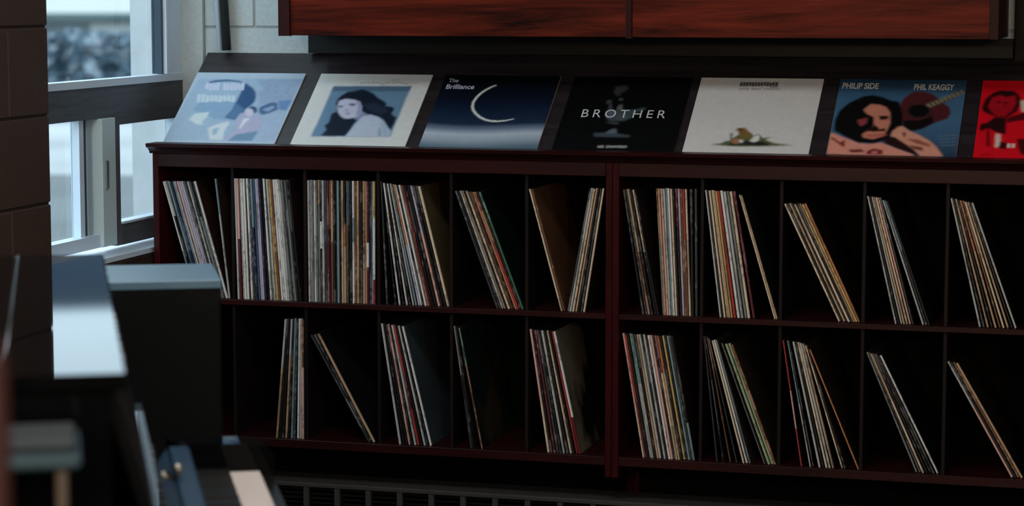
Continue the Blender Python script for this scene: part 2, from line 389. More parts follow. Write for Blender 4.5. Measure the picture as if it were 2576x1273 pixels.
# ================================================================== RECORDS IN THE BAYS
PAL = {'W': (225, 228, 226), 'w': (188, 192, 190), 'g': (120, 126, 126), 'G': (52, 58, 60), 'K': (16, 16, 18), 'c': (226, 206, 178), 't': (192, 162, 130),
       'n': (112, 76, 52), 'r': (166, 56, 54), 'm': (92, 32, 40), 'o': (196, 126, 88), 'y': (206, 176, 108), 'b': (70, 104, 130), 'B': (28, 36, 66),
       's': (124, 154, 162), 'e': (70, 110, 88), 'E': (160, 178, 140), 'p': (226, 176, 164), 'v': (188, 182, 204), 'd': (12, 60, 44)}
WORD = {'W': 'white', 'w': 'pale grey', 'g': 'grey', 'G': 'charcoal', 'K': 'black', 'c': 'cream', 't': 'tan', 'n': 'brown', 'r': 'red', 'm': 'maroon', 'o': 'orange',
        'y': 'yellow', 'b': 'blue', 'B': 'navy', 's': 'steel blue', 'e': 'green', 'E': 'pale green', 'p': 'pink', 'v': 'lavender', 'd': 'dark green'}
def spine_mat(k):
    nm = 'spine '+WORD[k]
    if nm in MATS: return MATS[nm]
    m, N, L, b = newmat(nm); col = lin(PAL[k]); lum = sum(col)/3
    ink = tuple(c*.22 for c in col) if lum > .12 else tuple(min(1, c*3+.16) for c in col)
    tc = N.new('ShaderNodeTexCoord'); oi = N.new('ShaderNodeObjectInfo'); mp = N.new('ShaderNodeMapping')
    mp.inputs['Scale'].default_value = (120, 0, 75)
    cb_ = N.new('ShaderNodeCombineXYZ'); ml = N.new('ShaderNodeMath'); ml.operation = 'MULTIPLY'; ml.inputs[1].default_value = 37
    L.new(oi.outputs['Random'], ml.inputs[0]); L.new(ml.outputs[0], cb_.inputs[1]); L.new(ml.outputs[0], cb_.inputs[2])
    L.new(cb_.outputs[0], mp.inputs['Location']); L.new(tc.outputs['Object'], mp.inputs['Vector'])
    no = N.new('ShaderNodeTexNoise'); no.inputs['Scale'].default_value = 1; no.inputs['Detail'].default_value = 2
    L.new(mp.outputs[0], no.inputs['Vector'])
    # longer patches where lettering sits
    mp2 = N.new('ShaderNodeMapping'); mp2.inputs['Scale'].default_value = (0, 0, 9); L.new(cb_.outputs[0], mp2.inputs['Location']); L.new(tc.outputs['Object'], mp2.inputs['Vector'])
    n2 = N.new('ShaderNodeTexNoise'); n2.inputs['Scale'].default_value = 1; n2.inputs['Detail'].default_value = 0; L.new(mp2.outputs[0], n2.inputs['Vector'])
    ad = N.new('ShaderNodeMath'); ad.operation = 'ADD'; L.new(no.outputs['Fac'], ad.inputs[0]); L.new(n2.outputs['Fac'], ad.inputs[1])
    r = N.new('ShaderNodeValToRGB'); r.color_ramp.elements[0].position = .53; r.color_ramp.elements[1].position = .6
    hf = N.new('ShaderNodeMath'); hf.operation = 'MULTIPLY'; hf.inputs[1].default_value = .5; L.new(ad.outputs[0], hf.inputs[0])
    r.color_ramp.elements[0].color = (*col, 1); r.color_ramp.elements[1].color = (*[c*.45+i*.55 for c, i in zip(col, ink)], 1)
    L.new(hf.outputs[0], r.inputs[0]); L.new(r.outputs[0], b.inputs['Base Color']); b.inputs['Roughness'].default_value = .5
    MATS[nm] = m; return m
def cover_mat(rgb):
    return plain('cover %d %d %d' % rgb, tuple(c*.55 for c in lin(rgb)), .5, spec=.2, var=.25, bscale=14)
DARKS = [(30, 30, 32), (58, 46, 40), (36, 44, 54), (52, 30, 30), (40, 48, 42), (70, 64, 56), (24, 26, 36), (64, 52, 44)]
def paint_cover(rgb, rgb2, scale):       # sleeve with a printed picture
    nm = 'picture cover %d %d %d' % rgb
    if nm in MATS: return MATS[nm]
    m, N, L, b = newmat(nm); tc = N.new('ShaderNodeTexCoord'); no = N.new('ShaderNodeTexNoise'); no.inputs['Scale'].default_value = scale; no.inputs['Detail'].default_value = 3
    L.new(tc.outputs['Object'], no.inputs['Vector']); r = N.new('ShaderNodeValToRGB'); r.color_ramp.elements[0].position = .46; r.color_ramp.elements[1].position = .56
    r.color_ramp.elements[0].color = (*[c*.5 for c in lin(rgb)], 1); r.color_ramp.elements[1].color = (*[c*.5 for c in lin(rgb2)], 1)
    L.new(no.outputs['Fac'], r.inputs[0]); L.new(r.outputs[0], b.inputs['Base Color']); b.inputs['Roughness'].default_value = .4; MATS[nm] = m; return m
ORD = ['', 'first', 'second', 'third', 'fourth', 'fifth', 'sixth', 'seventh', 'eighth', 'ninth', 'tenth', 'eleventh', 'twelfth', 'thirteenth', 'fourteenth', 'fifteenth',
       'sixteenth', 'seventeenth', 'eighteenth', 'nineteenth', 'twentieth']
def ordinal(i):
    if i <= 20: return ORD[i]
    return {2: 'twenty-', 3: 'thirty-'}[i//10]+ORD[i % 10] if i % 10 else {3: 'thirtieth'}[i//10]
HREC = .3145
# groups: (xt first, xt last, xb first, xb last, spine specs, cover of the last one)
# spec = colour letters from top to bottom, e.g. 'K40W30K' = black for 40 percent, white 30, rest black
UP_ROW = {
 1: [(411, 489, 493, 570, 'W60s w30K K s60b B s w r40m w v v g40v G w K K30g G W'.split(), (58, 40, 30)), (540, 540, 575.5, 575.5, ['s30w'], None)],
 2: [(591.5, 726, 601, 755, 'w p50m w W W K W G s40B b v v B K W G w y n W W W w g G g K K'.split(), None)],
 3: [(774, 941, 778, 942, 'w w g W g t20g K34W22K w b50G m n40K t50n K K s K t K36o18t g b30K K W30s20W n t K K t40n20t t m50W20m B s y30W50r'.split(), None)],
 4: [(958, 962, 973, 993, 'G K'.split(), None), (966, 984, 1006, 1046, 'W K W K w s'.split(), None), (989, 1019, 1053, 1088, 'o50v W K W n m K'.split(), None), (1026, 1052, 1096, 1126, 'K v40p K K c'.split(), (112, 98, 70))],
 5: [(1147, 1206, 1252, 1315, 'G K w t K c n K o n50r K e'.split(), (16, 30, 28))],
 6: [(1332.5, 1337, 1413, 1418, 'c n'.split(), (122, 84, 58)), (1484, 1517, 1428, 1468, 'G w c t K G c'.split(), None)],
 7: [(1569, 1597, 1618, 1656, 'K G t50n K c50K K'.split(), None), (1651, 1724, 1668, 1735, 'n40g t p w s W c K m30K v n r40n c'.split(), None), (1738, 1749, 1742, 1751, 'K G'.split(), None)],
 8: [(1775, 1801, 1812, 1841, 'w K c c t y'.split(), None), (1807, 1830, 1849, 1876, 'r W w g'.split(), None), (1838, 1846, 1884, 1896, 'c m'.split(), None), (1860, 1865, 1949, 1955, 'c t'.split(), (34, 40, 42))],
 9: [(1974, 2025, 2111, 2161, 'c K t K c K t y o'.split(), (38, 28, 20))],
 10: [(2183, 2214, 2253, 2296, 'w K w t c p G'.split(), None), (2221, 2232, 2322, 2338, 'w s40G K'.split(), (24, 26, 24))],
 11: [(2393, 2446, 2465, 2555, 'w K t K o40t n c t K w'.split(), (40, 32, 26))],
}
LO_ROW = {
 2: [(718, 761, 696, 762, 'w40t K K w30t K s G W w n40p'.split(), None)],
 3: [(782, 799, 928, 940, 'G K t'.split(), (28, 28, 28))],
 4: [(961, 1012, 1007, 1083, 'w K K p K w r40m30r K w K W'.split(), (70, 82, 88))],
 5: [(1143, 1148, 1186, 1191, 'g40K20G K'.split(), None), (1153, 1155, 1211, 1213, ['K', 'e30n'], ('pic', (14, 40, 34), (70, 56, 40), 9))],
 6: [(1334, 1394, 1379, 1459, 'p60c K m G K w K c K r W70m'.split(), ('pic', (150, 140, 116), (26, 22, 20), 6))],
 7: [(1567, 1690, 1618, 1745, 'p60c r50m K e40w s40w K t w K w K W p K m30c o30t K y K s G K70s'.split(), None)],
 8: [(1771, 1782, 1804, 1852, 'G K n G'.split(), None), (1792, 1802, 1871, 1886, 'c W g'.split(), None), (1815, 1818, 1923, 1928, 'g K'.split(), None), (1827, 1841, 1935, 1950, 'E E n'.split(), (60, 52, 40))],
 9: [(1970, 1970, 2016, 2016, ['r40p30r']), (1981, 1985, 2038, 2046, 's50w K'.split(), None), (1996, 2020, 2062, 2096, 'w K c w t'.split(), None), (2025.5, 2030, 2118, 2125, 'c K'.split(), None), (2037, 2037, 2159, 2159, ['o'], ('pic', (58, 48, 32), (26, 20, 16), 7))],
 10: [(2180, 2215, 2305, 2358, 'g K t40c K K K W'.split(), (22, 24, 24))],
 11: [(2385, 2407, 2546, 2571, 'w40p K n t'.split(), (40, 34, 26))],
}
def parse(spec):
    out = []; i = 0
    while i < len(spec):
        ch = spec[i]; j = i+1
        while j < len(spec) and spec[j].isdigit(): j += 1
        out.append((ch, int(spec[i+1:j])/100 if j > i+1 else None)); i = j
    used = sum(f for _, f in out if f); rest = [k for k, (c, f) in enumerate(out) if f is None]
    return [(c, f if f is not None else (1-used)/len(rest)) for c, f in out]
BAYNAME = {1: 'bay beside the window', 12: 'last bay'}
def bay_words(b):
    if b <= 6: return ['', 'bay beside the window', 'second bay from window', 'third bay from window', 'fourth bay from window', 'fifth bay from window', 'bay left of double upright'][b]
    return ['bay right of double upright', 'second bay right of double upright', 'third bay right of double upright', 'fourth bay right of double upright', 'last bay at the right edge'][b-7]
NREC = 0
def place_records(rows, zs, rowname):
    global NREC
    for bay, groups in rows.items():
        idx = 0; total = sum(len(g[4]) for g in groups)
        for g in groups:
            xt0, xt1, xb0, xb1, specs = g[:5]; cover = g[5] if len(g) > 5 else None
            n = len(specs); pts = []
            yr = YF+.014
            for i in range(n):
                f = i/(n-1) if n > 1 else 0
                xt = xt0+(xt1-xt0)*f; xb = xb0+(xb1-xb0)*f
                # bottom X from pixel, then lean angle from the top pixel
                lo_, hi_ = -3.2, .3
                for _ in range(40):
                    m = (lo_+hi_)/2
                    if proj(Vector((m, yr, zs)))[0] < xb: lo_ = m
                    else: hi_ = m
                Xb = lo_; a, b = -.9, .9
                for _ in range(40):
                    m = (a+b)/2
                    if proj(Vector((Xb-HREC*math.sin(m), yr, zs+HREC*math.cos(m))))[0] > xt: a = m
                    else: b = m
                pts.append((Xb, a))
            for i, spec in enumerate(specs):
                idx += 1
                Xb, th = pts[i]
                if n > 1:
                    j = i+1 if i < n-1 else i-1
                    db = abs(pts[j][0]-Xb); dt = abs((pts[j][0]-HREC*math.sin(pts[j][1]))-(Xb-HREC*math.sin(th)))
                    t = min(db, dt)*math.cos(th)*.86; t = max(.0022, min(.0062, t))
                else: t = .0034
                segs = parse(spec)
                yj = random.uniform(-.004, .005); hj = random.uniform(-.0012, .0012)
                left = th >= 0; o0, o1 = (0, t) if left else (-t, 0)
                X = (Xb-t/2) if left else (Xb+t/2)
                main = max(segs, key=lambda s: s[1])[0]
                lean = 'leaning' if abs(th) > .06 else 'upright'
                if bay in (1,) and rowname == 'upper' and idx == total: lean = 'lone leaning'
                lab = '%s record sleeve %s in %s %s, %s from left' % (WORD[main], lean, rowname, bay_words(bay), ordinal(idx))
                if i == n-1 and cover: cm = paint_cover(*cover[1:]) if cover[0] == 'pic' else cover_mat(cover)
                else: cm = cover_mat(random.choice(DARKS))
                h = HREC+hj
                def xx(u): return o0+(o1-o0)*u
                body = MB().prism([(xx(.15), .0012), (xx(.85), .0012), (xx(1), .006), (xx(1), .308), (xx(.8), .3125), (xx(.2), .3125), (xx(0), .308), (xx(0), .006)], 'z', 0, h)
                o = body.build('record_sleeve', cm)
                o.location = (X, yr+yj, zs+.0004); o.rotation_euler = (0, -th, 0)
                tag(o, lab, 'record', 'record sleeves in the %s row of bays' % rowname)
                sp = MB(); z = h; used = []
                for ch, fr in segs:
                    if ch not in used: used.append(ch)
                    z2 = max(0, z-fr*h)
                    sp.prism([(xx(.12), 0), (xx(.88), 0), (xx(1), .002), (xx(1), .0059), (xx(.85), .0011), (xx(.15), .0011), (xx(0), .0059), (xx(0), .002)], 'z', z2, z, used.index(ch)); z = z2
                sp.build('spine', [spine_mat(c) for c in used], o)
                NREC += 1
place_records(UP_ROW, Z1, 'upper'); place_records(LO_ROW, Z2, 'lower')
print('RECORDS', NREC)

# ================================================================== DISPLAYED ALBUMS
ALB_W = .3145
def on_album(x, y):          # photo pixel -> (X, distance up the slope) on the sleeves' front surface
    d = ray(x, y); t = (A0-EYE).dot(NV)/d.dot(NV); P = EYE+d*t; return P.x, (P-A0).dot(SV)
SB = -.028                   # lower edge of the sleeves, behind the ledge
AT = .004
class Album:
    def __init__(s, xl, label, base, edge=(190, 185, 180), basemat=None):
        X = on_album(*xl)[0]; s.x0 = X
        P = A0+SV*SB-NV*AT; P.x = X
        s.o = empty('album', P); s.o.rotation_euler = (ALPHA, 0, 0)
        tag(s.o, label, 'album', 'albums on the display rack')
        MB().box(0, ALB_W, 0, .315, 0, AT-.0006, c=.0008).build('sleeve', plain('sleeve board %d %d %d' % edge, lin(edge), .5), s.o)
        s.layer = 0
        s.base = base; s.soft = 1.6; s.grad = basemat; s.ops = []
    def uv(s, x, y):
        X, t = on_album(x, y); return (min(ALB_W-.001, max(.001, X-s.x0)), min(.314, max(.001, t-SB)))
    def poly(s, pts, col, tf=lambda a, b: (a, b), soft=1.0):
        soft = soft*s.soft
        s.ops.append(([s.uv(*tf(*p)) for p in pts], col, soft)); return s
    def line(s, pts, wid, col, tf=lambda a, b: (a, b), soft=.5):
        q = [Vector(s.uv(*tf(*p))) for p in pts]; l, r = [], []
        for i, p in enumerate(q):
            d = (q[min(i+1, len(q)-1)]-q[max(i-1, 0)]).normalized(); nrm = Vector((-d.y, d.x)); ww = (wid[i] if isinstance(wid, list) else wid)/2
            l.append(tuple(p+nrm*ww)); r.append(tuple(p-nrm*ww))
        for i in range(len(q)-1): s.ops.append(([l[i], l[i+1], r[i+1], r[i]], col, soft))
        return s
    def blob(s, c, rx, ry, col, tf=lambda a, b: (a, b), n=20, jag=0, soft=1.0):
        pts = [(c[0]+rx*(1+random.uniform(-jag, jag))*math.cos(k*2*math.pi/n), c[1]+ry*(1+random.uniform(-jag, jag))*math.sin(k*2*math.pi/n)) for k in range(n)]
        return s.poly(pts, col, tf, soft)
    def bars(s, x0, x1, y0, y1, col, tf=lambda a, b: (a, b), n=12, fill=.72, gaps=()):
        # lettering too small to read in the photograph: a row of small stroke marks
        for k in range(n):
            if k in gaps: continue
            a = x0+(x1-x0)*k/n; b = a+(x1-x0)/n*fill; sh = (y1-y0)*.25
            s.poly([(a+sh*.5, y0), (b+sh*.5, y0+random.choice((0, sh))), (b, y1), (a, y1-random.choice((0, sh)))], col, tf, .4)
        return s
    def text(s, body, x0, x1, y0, y1, col, tf=lambda a, b: (a, b), spacing=1.0, bold=.0):
        cu = bpy.data.curves.new('t', 'FONT'); cu.body = body; cu.space_character = spacing; cu.offset = bold
        ob = bpy.data.objects.new('t', cu); COL.objects.link(ob)
        dg = bpy.context.evaluated_depsgraph_get(); me = bpy.data.meshes.new_from_object(ob.evaluated_get(dg))
        bpy.data.objects.remove(ob)
        xs = [v.co.x for v in me.vertices]; ys = [v.co.y for v in me.vertices]
        mx0, mx1, my0, my1 = min(xs), max(xs), min(ys), max(ys)
        a = s.uv(*tf(x0, y1)); b = s.uv(*tf(x1, y0))
        # keep the row level with the sleeve: use the left edge's heights
        v0 = s.uv(*tf((x0+x1)/2, y1))[1]; v1 = s.uv(*tf((x0+x1)/2, y0))[1]; u0 = a[0]; u1 = s.uv(*tf(x1, y1))[0]
        s.layer += 1; w = AT+.00004*s.layer
        for v in me.vertices: v.co = (u0+(v.co.x-mx0)/(mx1-mx0)*(u1-u0), v0+(v.co.y-my0)/(my1-my0)*(v1-v0), w)
        me.materials.clear(); me.materials.append(plain('print %d %d %d' % col, lin(col), .35))
        o = bpy.data.objects.new('lettering', me); COL.objects.link(o); o.parent = s.o; return s
    def done(s):
        # the printed picture: flat soft-edged patches of ink on a fine grid
        G = 240; st = ALB_W/G; gx = (np.arange(G)+.5)*st; U, V = np.meshgrid(gx, gx)
        img = np.zeros((G, G, 3)); img[:] = lin(s.base); 
        if s.grad:
            ps_ = [g[0] for g in s.grad]; cs_ = np.array([lin(g[1]) for g in s.grad])
            for k in range(3): img[:, :, k] = np.interp(V/.315+.02*np.sin(U*14), ps_, cs_[:, k])
        for q, col, soft in s.ops:
            m = np.zeros((G, G), bool); n = len(q)
            for k in range(n):
                (xa, ya), (xb, yb) = q[k], q[(k+1) % n]
                if ya == yb: continue
                c = ((V < ya) != (V < yb)) & (U < (xb-xa)*(V-ya)/(yb-ya)+xa); m ^= c
            m = m.astype(float); r = int(round(soft*1.2))
            for _ in range(2 if r else 0):
                for ax in (0, 1): m = sum(np.roll(m, d, ax) for d in range(-r, r+1))/(2*r+1)
            img = img*(1-m[..., None])+np.array(lin(col))*m[..., None]
        me = bpy.data.meshes.new('cover_print'); N1_ = G
        xs = np.linspace(.0006, ALB_W-.0006, G); ys = np.linspace(.0006, .3144, G)
        co = np.zeros((G*G, 3)); co[:, 0] = np.tile(xs, G); co[:, 1] = np.repeat(ys, G); co[:, 2] = AT-.0002
        ii = (np.arange(G-1)[:, None]*G+np.arange(G-1)[None, :]).ravel(); F4 = np.stack([ii, ii+1, ii+G+1, ii+G], 1)
        me.vertices.add(G*G); me.vertices.foreach_set('co', co.ravel()); me.loops.add(F4.size); me.loops.foreach_set('vertex_index', F4.ravel())
        me.polygons.add(len(F4)); me.polygons.foreach_set('loop_start', np.arange(0, F4.size, 4)); me.update(calc_edges=True)
        at = me.color_attributes.new('ink', 'FLOAT_COLOR', 'POINT'); at.data.foreach_set('color', np.concatenate([img.reshape(-1, 3), np.ones((G*G, 1))], 1).ravel())
        me.materials.append(ink_mat(None))
        o = bpy.data.objects.new('cover_print', me); COL.objects.link(o); o.parent = s.o
def ink_mat(_):
    if 'ink' in MATS: return MATS['ink']
    m, N, L, b = newmat('printed ink'); at = N.new('ShaderNodeAttribute'); at.attribute_name = 'ink'
    tc = N.new('ShaderNodeTexCoord'); no = N.new('ShaderNodeTexNoise'); no.inputs['Scale'].default_value = 55; no.inputs['Detail'].default_value = 4; L.new(tc.outputs['Object'], no.inputs['Vector'])
    r = N.new('ShaderNodeMapRange'); r.inputs[3].default_value = .92; r.inputs[4].default_value = 1.08; L.new(no.outputs['Fac'], r.inputs[0])
    mx = N.new('ShaderNodeVectorMath'); mx.operation = 'SCALE'; L.new(at.outputs['Color'], mx.inputs[0]); L.new(r.outputs[0], mx.inputs['Scale'])
    L.new(mx.outputs[0], b.inputs['Base Color']); b.inputs['Roughness'].default_value = .38; b.inputs['Specular IOR Level'].default_value = .35; MATS['ink'] = m; return m
def crop(x0, y0, k): return lambda a, b: (x0+a*k, y0+b*k)

# --- 1: pale blue vault with a seated man
a = Album((410, 355), 'pale blue album with a man seated under a vault, nearest the window on the rack', (176, 196, 214), (200, 208, 212))
T = crop(420, 180, .14925)
a.poly([(530, 120), (2280, 120), (1800, 1160), (-60, 1160), (60, 900)], (158, 184, 208), T)
a.poly([(1500, 130), (2290, 130), (2080, 560), (1560, 560), (1530, 330), (1620, 300)], (148, 170, 198), T)
for k in range(9): a.blob((1640+random.random()*500, 190+random.random()*250), 18, 12, (110, 136, 168), T, 6)
a.poly([(560, 520), (1160, 500), (1310, 640), (1290, 700), (1130, 820), (800, 800), (420, 640)], (134, 168, 198), T)
a.poly([(640, 195), (800, 150), (1000, 135), (1200, 155), (1350, 210), (1450, 280), (1495, 350), (1500, 430), (1470, 520), (1400, 580), (1310, 640), (1290, 700), (1150, 810), (980, 770), (1110, 640), (1160, 520), (1220, 400), (1300, 230), (1200, 178), (1000, 165), (800, 182), (650, 214)], (44, 84, 128), T)
a.poly([(1160, 520), (1310, 640), (1150, 810), (980, 770), (1110, 640)], (78, 120, 160), T)
a.bars(640, 1300, 185, 315, (198, 206, 228), T, 11, .9, (4,)); a.bars(500, 1150, 385, 515, (196, 214, 224), T, 9, .8)
a.poly([(370, 800), (470, 710), (710, 680), (680, 760), (590, 840), (600, 900), (480, 880)], (206, 222, 226), T)
a.poly([(690, 950), (860, 880), (1050, 835), (1040, 900), (960, 1010), (940, 1150), (720, 1150)], (208, 220, 224), T)
a.poly([(765, 970), (880, 940), (830, 1050), (770, 1080)], (150, 184, 206), T)
a.poly([(1180, 770), (1240, 700), (1330, 690), (1470, 720), (1580, 740), (1600, 860), (1540, 1000), (1440, 1160), (950, 1160), (1140, 1010)], (176, 178, 206), T)
a.poly([(1160, 1060), (1540, 1000), (1430, 1170), (1020, 1170)], (110, 146, 178), T)
a.poly([(1210, 960), (1290, 790), (1400, 790), (1320, 860), (1230, 970)], (222, 228, 236), T)
a.blob((1390, 690), 72, 66, (206, 204, 220), T); a.poly([(1370, 605), (1440, 580), (1510, 610), (1520, 670), (1470, 710), (1450, 640)], (40, 68, 112), T)
a.poly([(1560, 600), (1760, 520), (1860, 530), (1870, 640), (1720, 700), (1600, 730), (1550, 690)], (70, 102, 146), T)
a.poly([(1600, 640), (1780, 570), (1820, 610), (1700, 680)], (140, 164, 194), T)
a.poly([(1880, 490), (2110, 480), (2010, 660), (1880, 640)], (104, 140, 186), T)
a.poly([(1640, 740), (1990, 690), (1770, 1170), (1440, 1170), (1580, 980)], (166, 186, 212), T)
a.done()
# --- 2: framed portrait of a dark haired woman
a = Album((732, 356), 'white album framing a portrait of a dark-haired woman, second from the window', (212, 216, 214), (196, 196, 194))
T = crop(790, 190, .14142)
a.poly([(345, 195), (1730, 195), (1355, 1085), (-55, 1085)], (104, 138, 166), T)
a.poly([(345, 195), (1730, 195), (1690, 280), (310, 280)], (80, 108, 132), T)
a.poly([(380, 500), (420, 420), (480, 360), (600, 290), (720, 275), (850, 245), (950, 270), (1060, 320), (1130, 390), (1250, 460), (1300, 510), (1260, 540), (1400, 560), (1430, 610), (1380, 660), (1400, 710), (1470, 740), (1420, 860), (1360, 970), (1300, 900), (1230, 790), (1150, 740), (1000, 690), (860, 700), (760, 800), (700, 860), (650, 960), (550, 1075), (120, 1070), (220, 960), (180, 890), (260, 840), (310, 680), (400, 640), (420, 560)], (24, 34, 50), T)
a.poly([(860, 520), (1060, 470), (1250, 560), (1330, 640), (1200, 690), (1000, 640)], (38, 50, 70), T)
a.poly([(760, 620), (860, 640), (960, 700), (820, 800), (740, 780), (690, 750)], (140, 146, 176), T)
a.poly([(440, 450), (560, 412), (720, 430), (810, 470), (845, 560), (835, 650), (780, 720), (700, 752), (620, 768), (540, 768), (470, 720), (424, 650), (415, 560)], (190, 196, 218), T)
a.poly([(760, 450), (810, 470), (845, 560), (835, 650), (780, 720), (740, 690), (790, 600)], (150, 156, 186), T)
a.poly([(425, 545), (510, 535), (520, 562), (440, 570)], (70, 76, 98), T); a.poly([(605, 503), (745, 500), (720, 540), (650, 535)], (70, 76, 98), T)
a.poly([(560, 590), (606, 596), (602, 640), (545, 640)], (160, 166, 192), T); a.poly([(540, 668), (600, 660), (655, 672), (600, 698)], (140, 130, 160), T)
a.poly([(555, 1085), (640, 980), (760, 830), (860, 730), (1000, 698), (1150, 742), (1240, 820), (1300, 920), (1365, 1005), (1335, 1085)], (184, 196, 216), T)
a.poly([(1150, 930), (1180, 930), (1200, 1080), (1140, 1080)], (134, 158, 182), T); a.poly([(1180, 790), (1260, 880), (1330, 1000), (1300, 1085), (1220, 1085)], (160, 182, 204), T)
a.line([(820, 135), (900, 128), (960, 118), (1000, 150), (1025, 90), (1060, 135), (1150, 130), (1240, 160), (1280, 125), (1400, 132), (1480, 120), (1560, 130), (1650, 150), (1680, 128), (1850, 130)], .0022, (92, 104, 112), T)
a.line([(1380, 84), (1490, 78)], .002, (92, 104, 112), T)
a.done()
# --- 3: dark blue album with a thin crescent
HAZE = [(0, (70, 92, 108)), (.09, (92, 116, 132)), (.17, (150, 166, 180)), (.25, (178, 192, 206)), (.32, (104, 122, 144)), (.38, (30, 46, 70)), (.6, (14, 28, 50)), (.75, (9, 16, 30)), (1, (5, 8, 14))]
a = Album((1055, 361), 'dark navy album with a thin white crescent line, third from the window', (0, 0, 0), (150, 130, 110), HAZE)
T = crop(1040, 120, .2795)
arc = [(745, 338), (700, 354), (655, 378), (610, 408), (570, 445), (542, 485), (530, 525), (538, 562), (565, 598), (600, 626), (650, 650), (700, 660), (760, 662), (830, 656), (905, 640)]
a.line(arc, [.0045, .0055, .006, .0062, .0064, .0064, .0064, .0064, .0064, .0064, .0064, .006, .0055, .0045, .003], (226, 230, 228), T)
a.text('The', 312, 402, 278, 312, (196, 198, 220), T, bold=.02); a.text('Brilliance', 288, 542, 330, 372, (196, 198, 220), T, bold=.02)
a.done()
# --- 4: black album BROTHER
a = Album((1389, 369), 'black album lettered BROTHER over a pale oil lamp, fourth from the window', (7, 8, 9), (60, 46, 40))
T = crop(1400, 190, .15709)
gl = (96, 108, 118); gm = (66, 76, 86)
for c in (((1020, 220), 90, 52), ((1090, 190), 60, 40), ((990, 300), 40, 30), ((960, 265), 40, 40)): a.blob(*c, (52, 54, 54), T, 14, .25)
a.blob((1030, 385), 34, 24, (74, 76, 76), T, 10, .2)
a.poly([(790, 450), (820, 400), (870, 390), (880, 450), (890, 560), (830, 560), (850, 440)], gm, T)
a.poly([(960, 560), (990, 480), (1050, 460), (1060, 560)], (96, 98, 98), T)
a.poly([(800, 560), (1180, 545), (1280, 545), (1330, 520), (1440, 515), (1400, 560), (1290, 590), (1200, 680), (1080, 730), (860, 730), (790, 680)], (58, 76, 78), T)
a.poly([(800, 570), (900, 560), (940, 640), (860, 700), (800, 660)], (80, 92, 108), T); a.poly([(960, 640), (1080, 600), (1160, 660), (1050, 720), (950, 710)], (78, 84, 90), T)
a.poly([(770, 735), (860, 742), (990, 755), (980, 785), (860, 765)], (74, 78, 82), T)
a.poly([(600, 920), (780, 915), (900, 850), (950, 850), (970, 930), (1180, 960), (1160, 985), (600, 980)], gm, T); a.poly([(790, 910), (900, 860), (950, 860), (960, 920), (800, 925)], gl, T)
a.text('BROTHER', 385, 1735, 548, 676, (212, 216, 220), T, spacing=1.45, bold=.0)
a.bars(655, 1130, 1118, 1158, (170, 170, 168), T, 14, .8, (3,))
a.done()
# --- 5: white album with a small frog
a = Album((1716, 379), 'white album with a tiny frog among toadstools, fifth from the window', (216, 216, 214), (200, 196, 190))
T = crop(1700, 190, .16495)
a.bars(975, 1560, 102, 165, (52, 44, 42), T, 13, .85, ()); a.line([(1440, 178), (1500, 182), (1560, 170)], .003, (56, 46, 44), T)
a.bars(975, 1600, 192, 222, (120, 112, 106), T, 17, .5, (4, 9))
a.poly([(520, 1050), (700, 1030), (760, 1000), (830, 990), (830, 880), (870, 880), (860, 960), (960, 900), (1280, 930), (1330, 950), (1480, 940), (1360, 975), (1500, 1030), (1800, 1065), (1300, 1080), (850, 1080), (640, 1062)], (84, 96, 62), T)
a.poly([(820, 1040), (880, 1000), (1280, 1000), (1420, 1040), (1400, 1062), (820, 1062)], (36, 36, 34), T)
a.poly([(940, 800), (1060, 796), (1110, 850), (1180, 900), (1160, 960), (1000, 970), (960, 910), (950, 850), (910, 830)], (128, 96, 54), T); a.poly([(1020, 900), (1100, 880), (1150, 920), (1100, 955), (1020, 950)], (112, 110, 56), T)
a.blob((990, 825), 26, 16, (50, 34, 24), T, 10); a.blob((915, 1000), 72, 42, (168, 122, 92), T); a.blob((995, 1000), 34, 26, (226, 224, 220), T)
a.poly([(1120, 1000), (1200, 920), (1290, 910), (1280, 980), (1200, 1020)], (226, 226, 222), T); a.line([(1200, 920), (1250, 890), (1300, 930), (1280, 980)], .003, (90, 72, 70), T)
a.done()
# --- 6: blue album with a moustached guitarist
BLUE = [(0, (34, 52, 72)), (.25, (60, 92, 122)), (.5, (72, 112, 146)), (.75, (64, 104, 136)), (1, (36, 62, 86))]
a = Album((2077, 388), 'blue album with a long-haired moustached man and a guitar, sixth from the window', (0, 0, 0), (40, 60, 76), BLUE)
T = crop(2060, 190, .2003)
a.poly([(1060, 290), (1180, 210), (1310, 200), (1440, 240), (1560, 340), (1640, 400), (1660, 470), (1620, 540), (1440, 600), (1300, 660), (1160, 690), (1040, 600), (980, 440)], (82, 34, 38), T)
a.poly([(1070, 560), (1260, 560), (1420, 500), (1440, 590), (1300, 670), (1160, 700), (1050, 640)], (22, 16, 16), T)
a.blob((1255, 450), 175, 100, (64, 36, 38), T); a.blob((1255, 445), 130, 78, (16, 12, 14), T)
a.poly([(1330, 360), (1560, 300), (1780, 175), (1830, 215), (1600, 330), (1390, 410)], (40, 36, 32), T)
for k in range(9): f = k/8; a.poly([(1345+f*420, 362-f*170), (1375+f*420, 350-f*170), (1425+f*400, 392-f*165), (1395+f*400, 404-f*165)], (150, 140, 112), T)
a.poly([(560, 260), (680, 245), (800, 270), (900, 310), (1010, 330), (1050, 480), (1060, 640), (1000, 720), (900, 790), (700, 850), (480, 840), (320, 760), (190, 690), (200, 560), (260, 440), (380, 340)], (14, 14, 16), T)
a.poly([(560, 430), (650, 360), (760, 365), (850, 400), (895, 470), (895, 600), (850, 700), (800, 760), (680, 800), (560, 780), (540, 740), (600, 700), (680, 690), (690, 600), (690, 520), (600, 480)], (206, 134, 112), T)
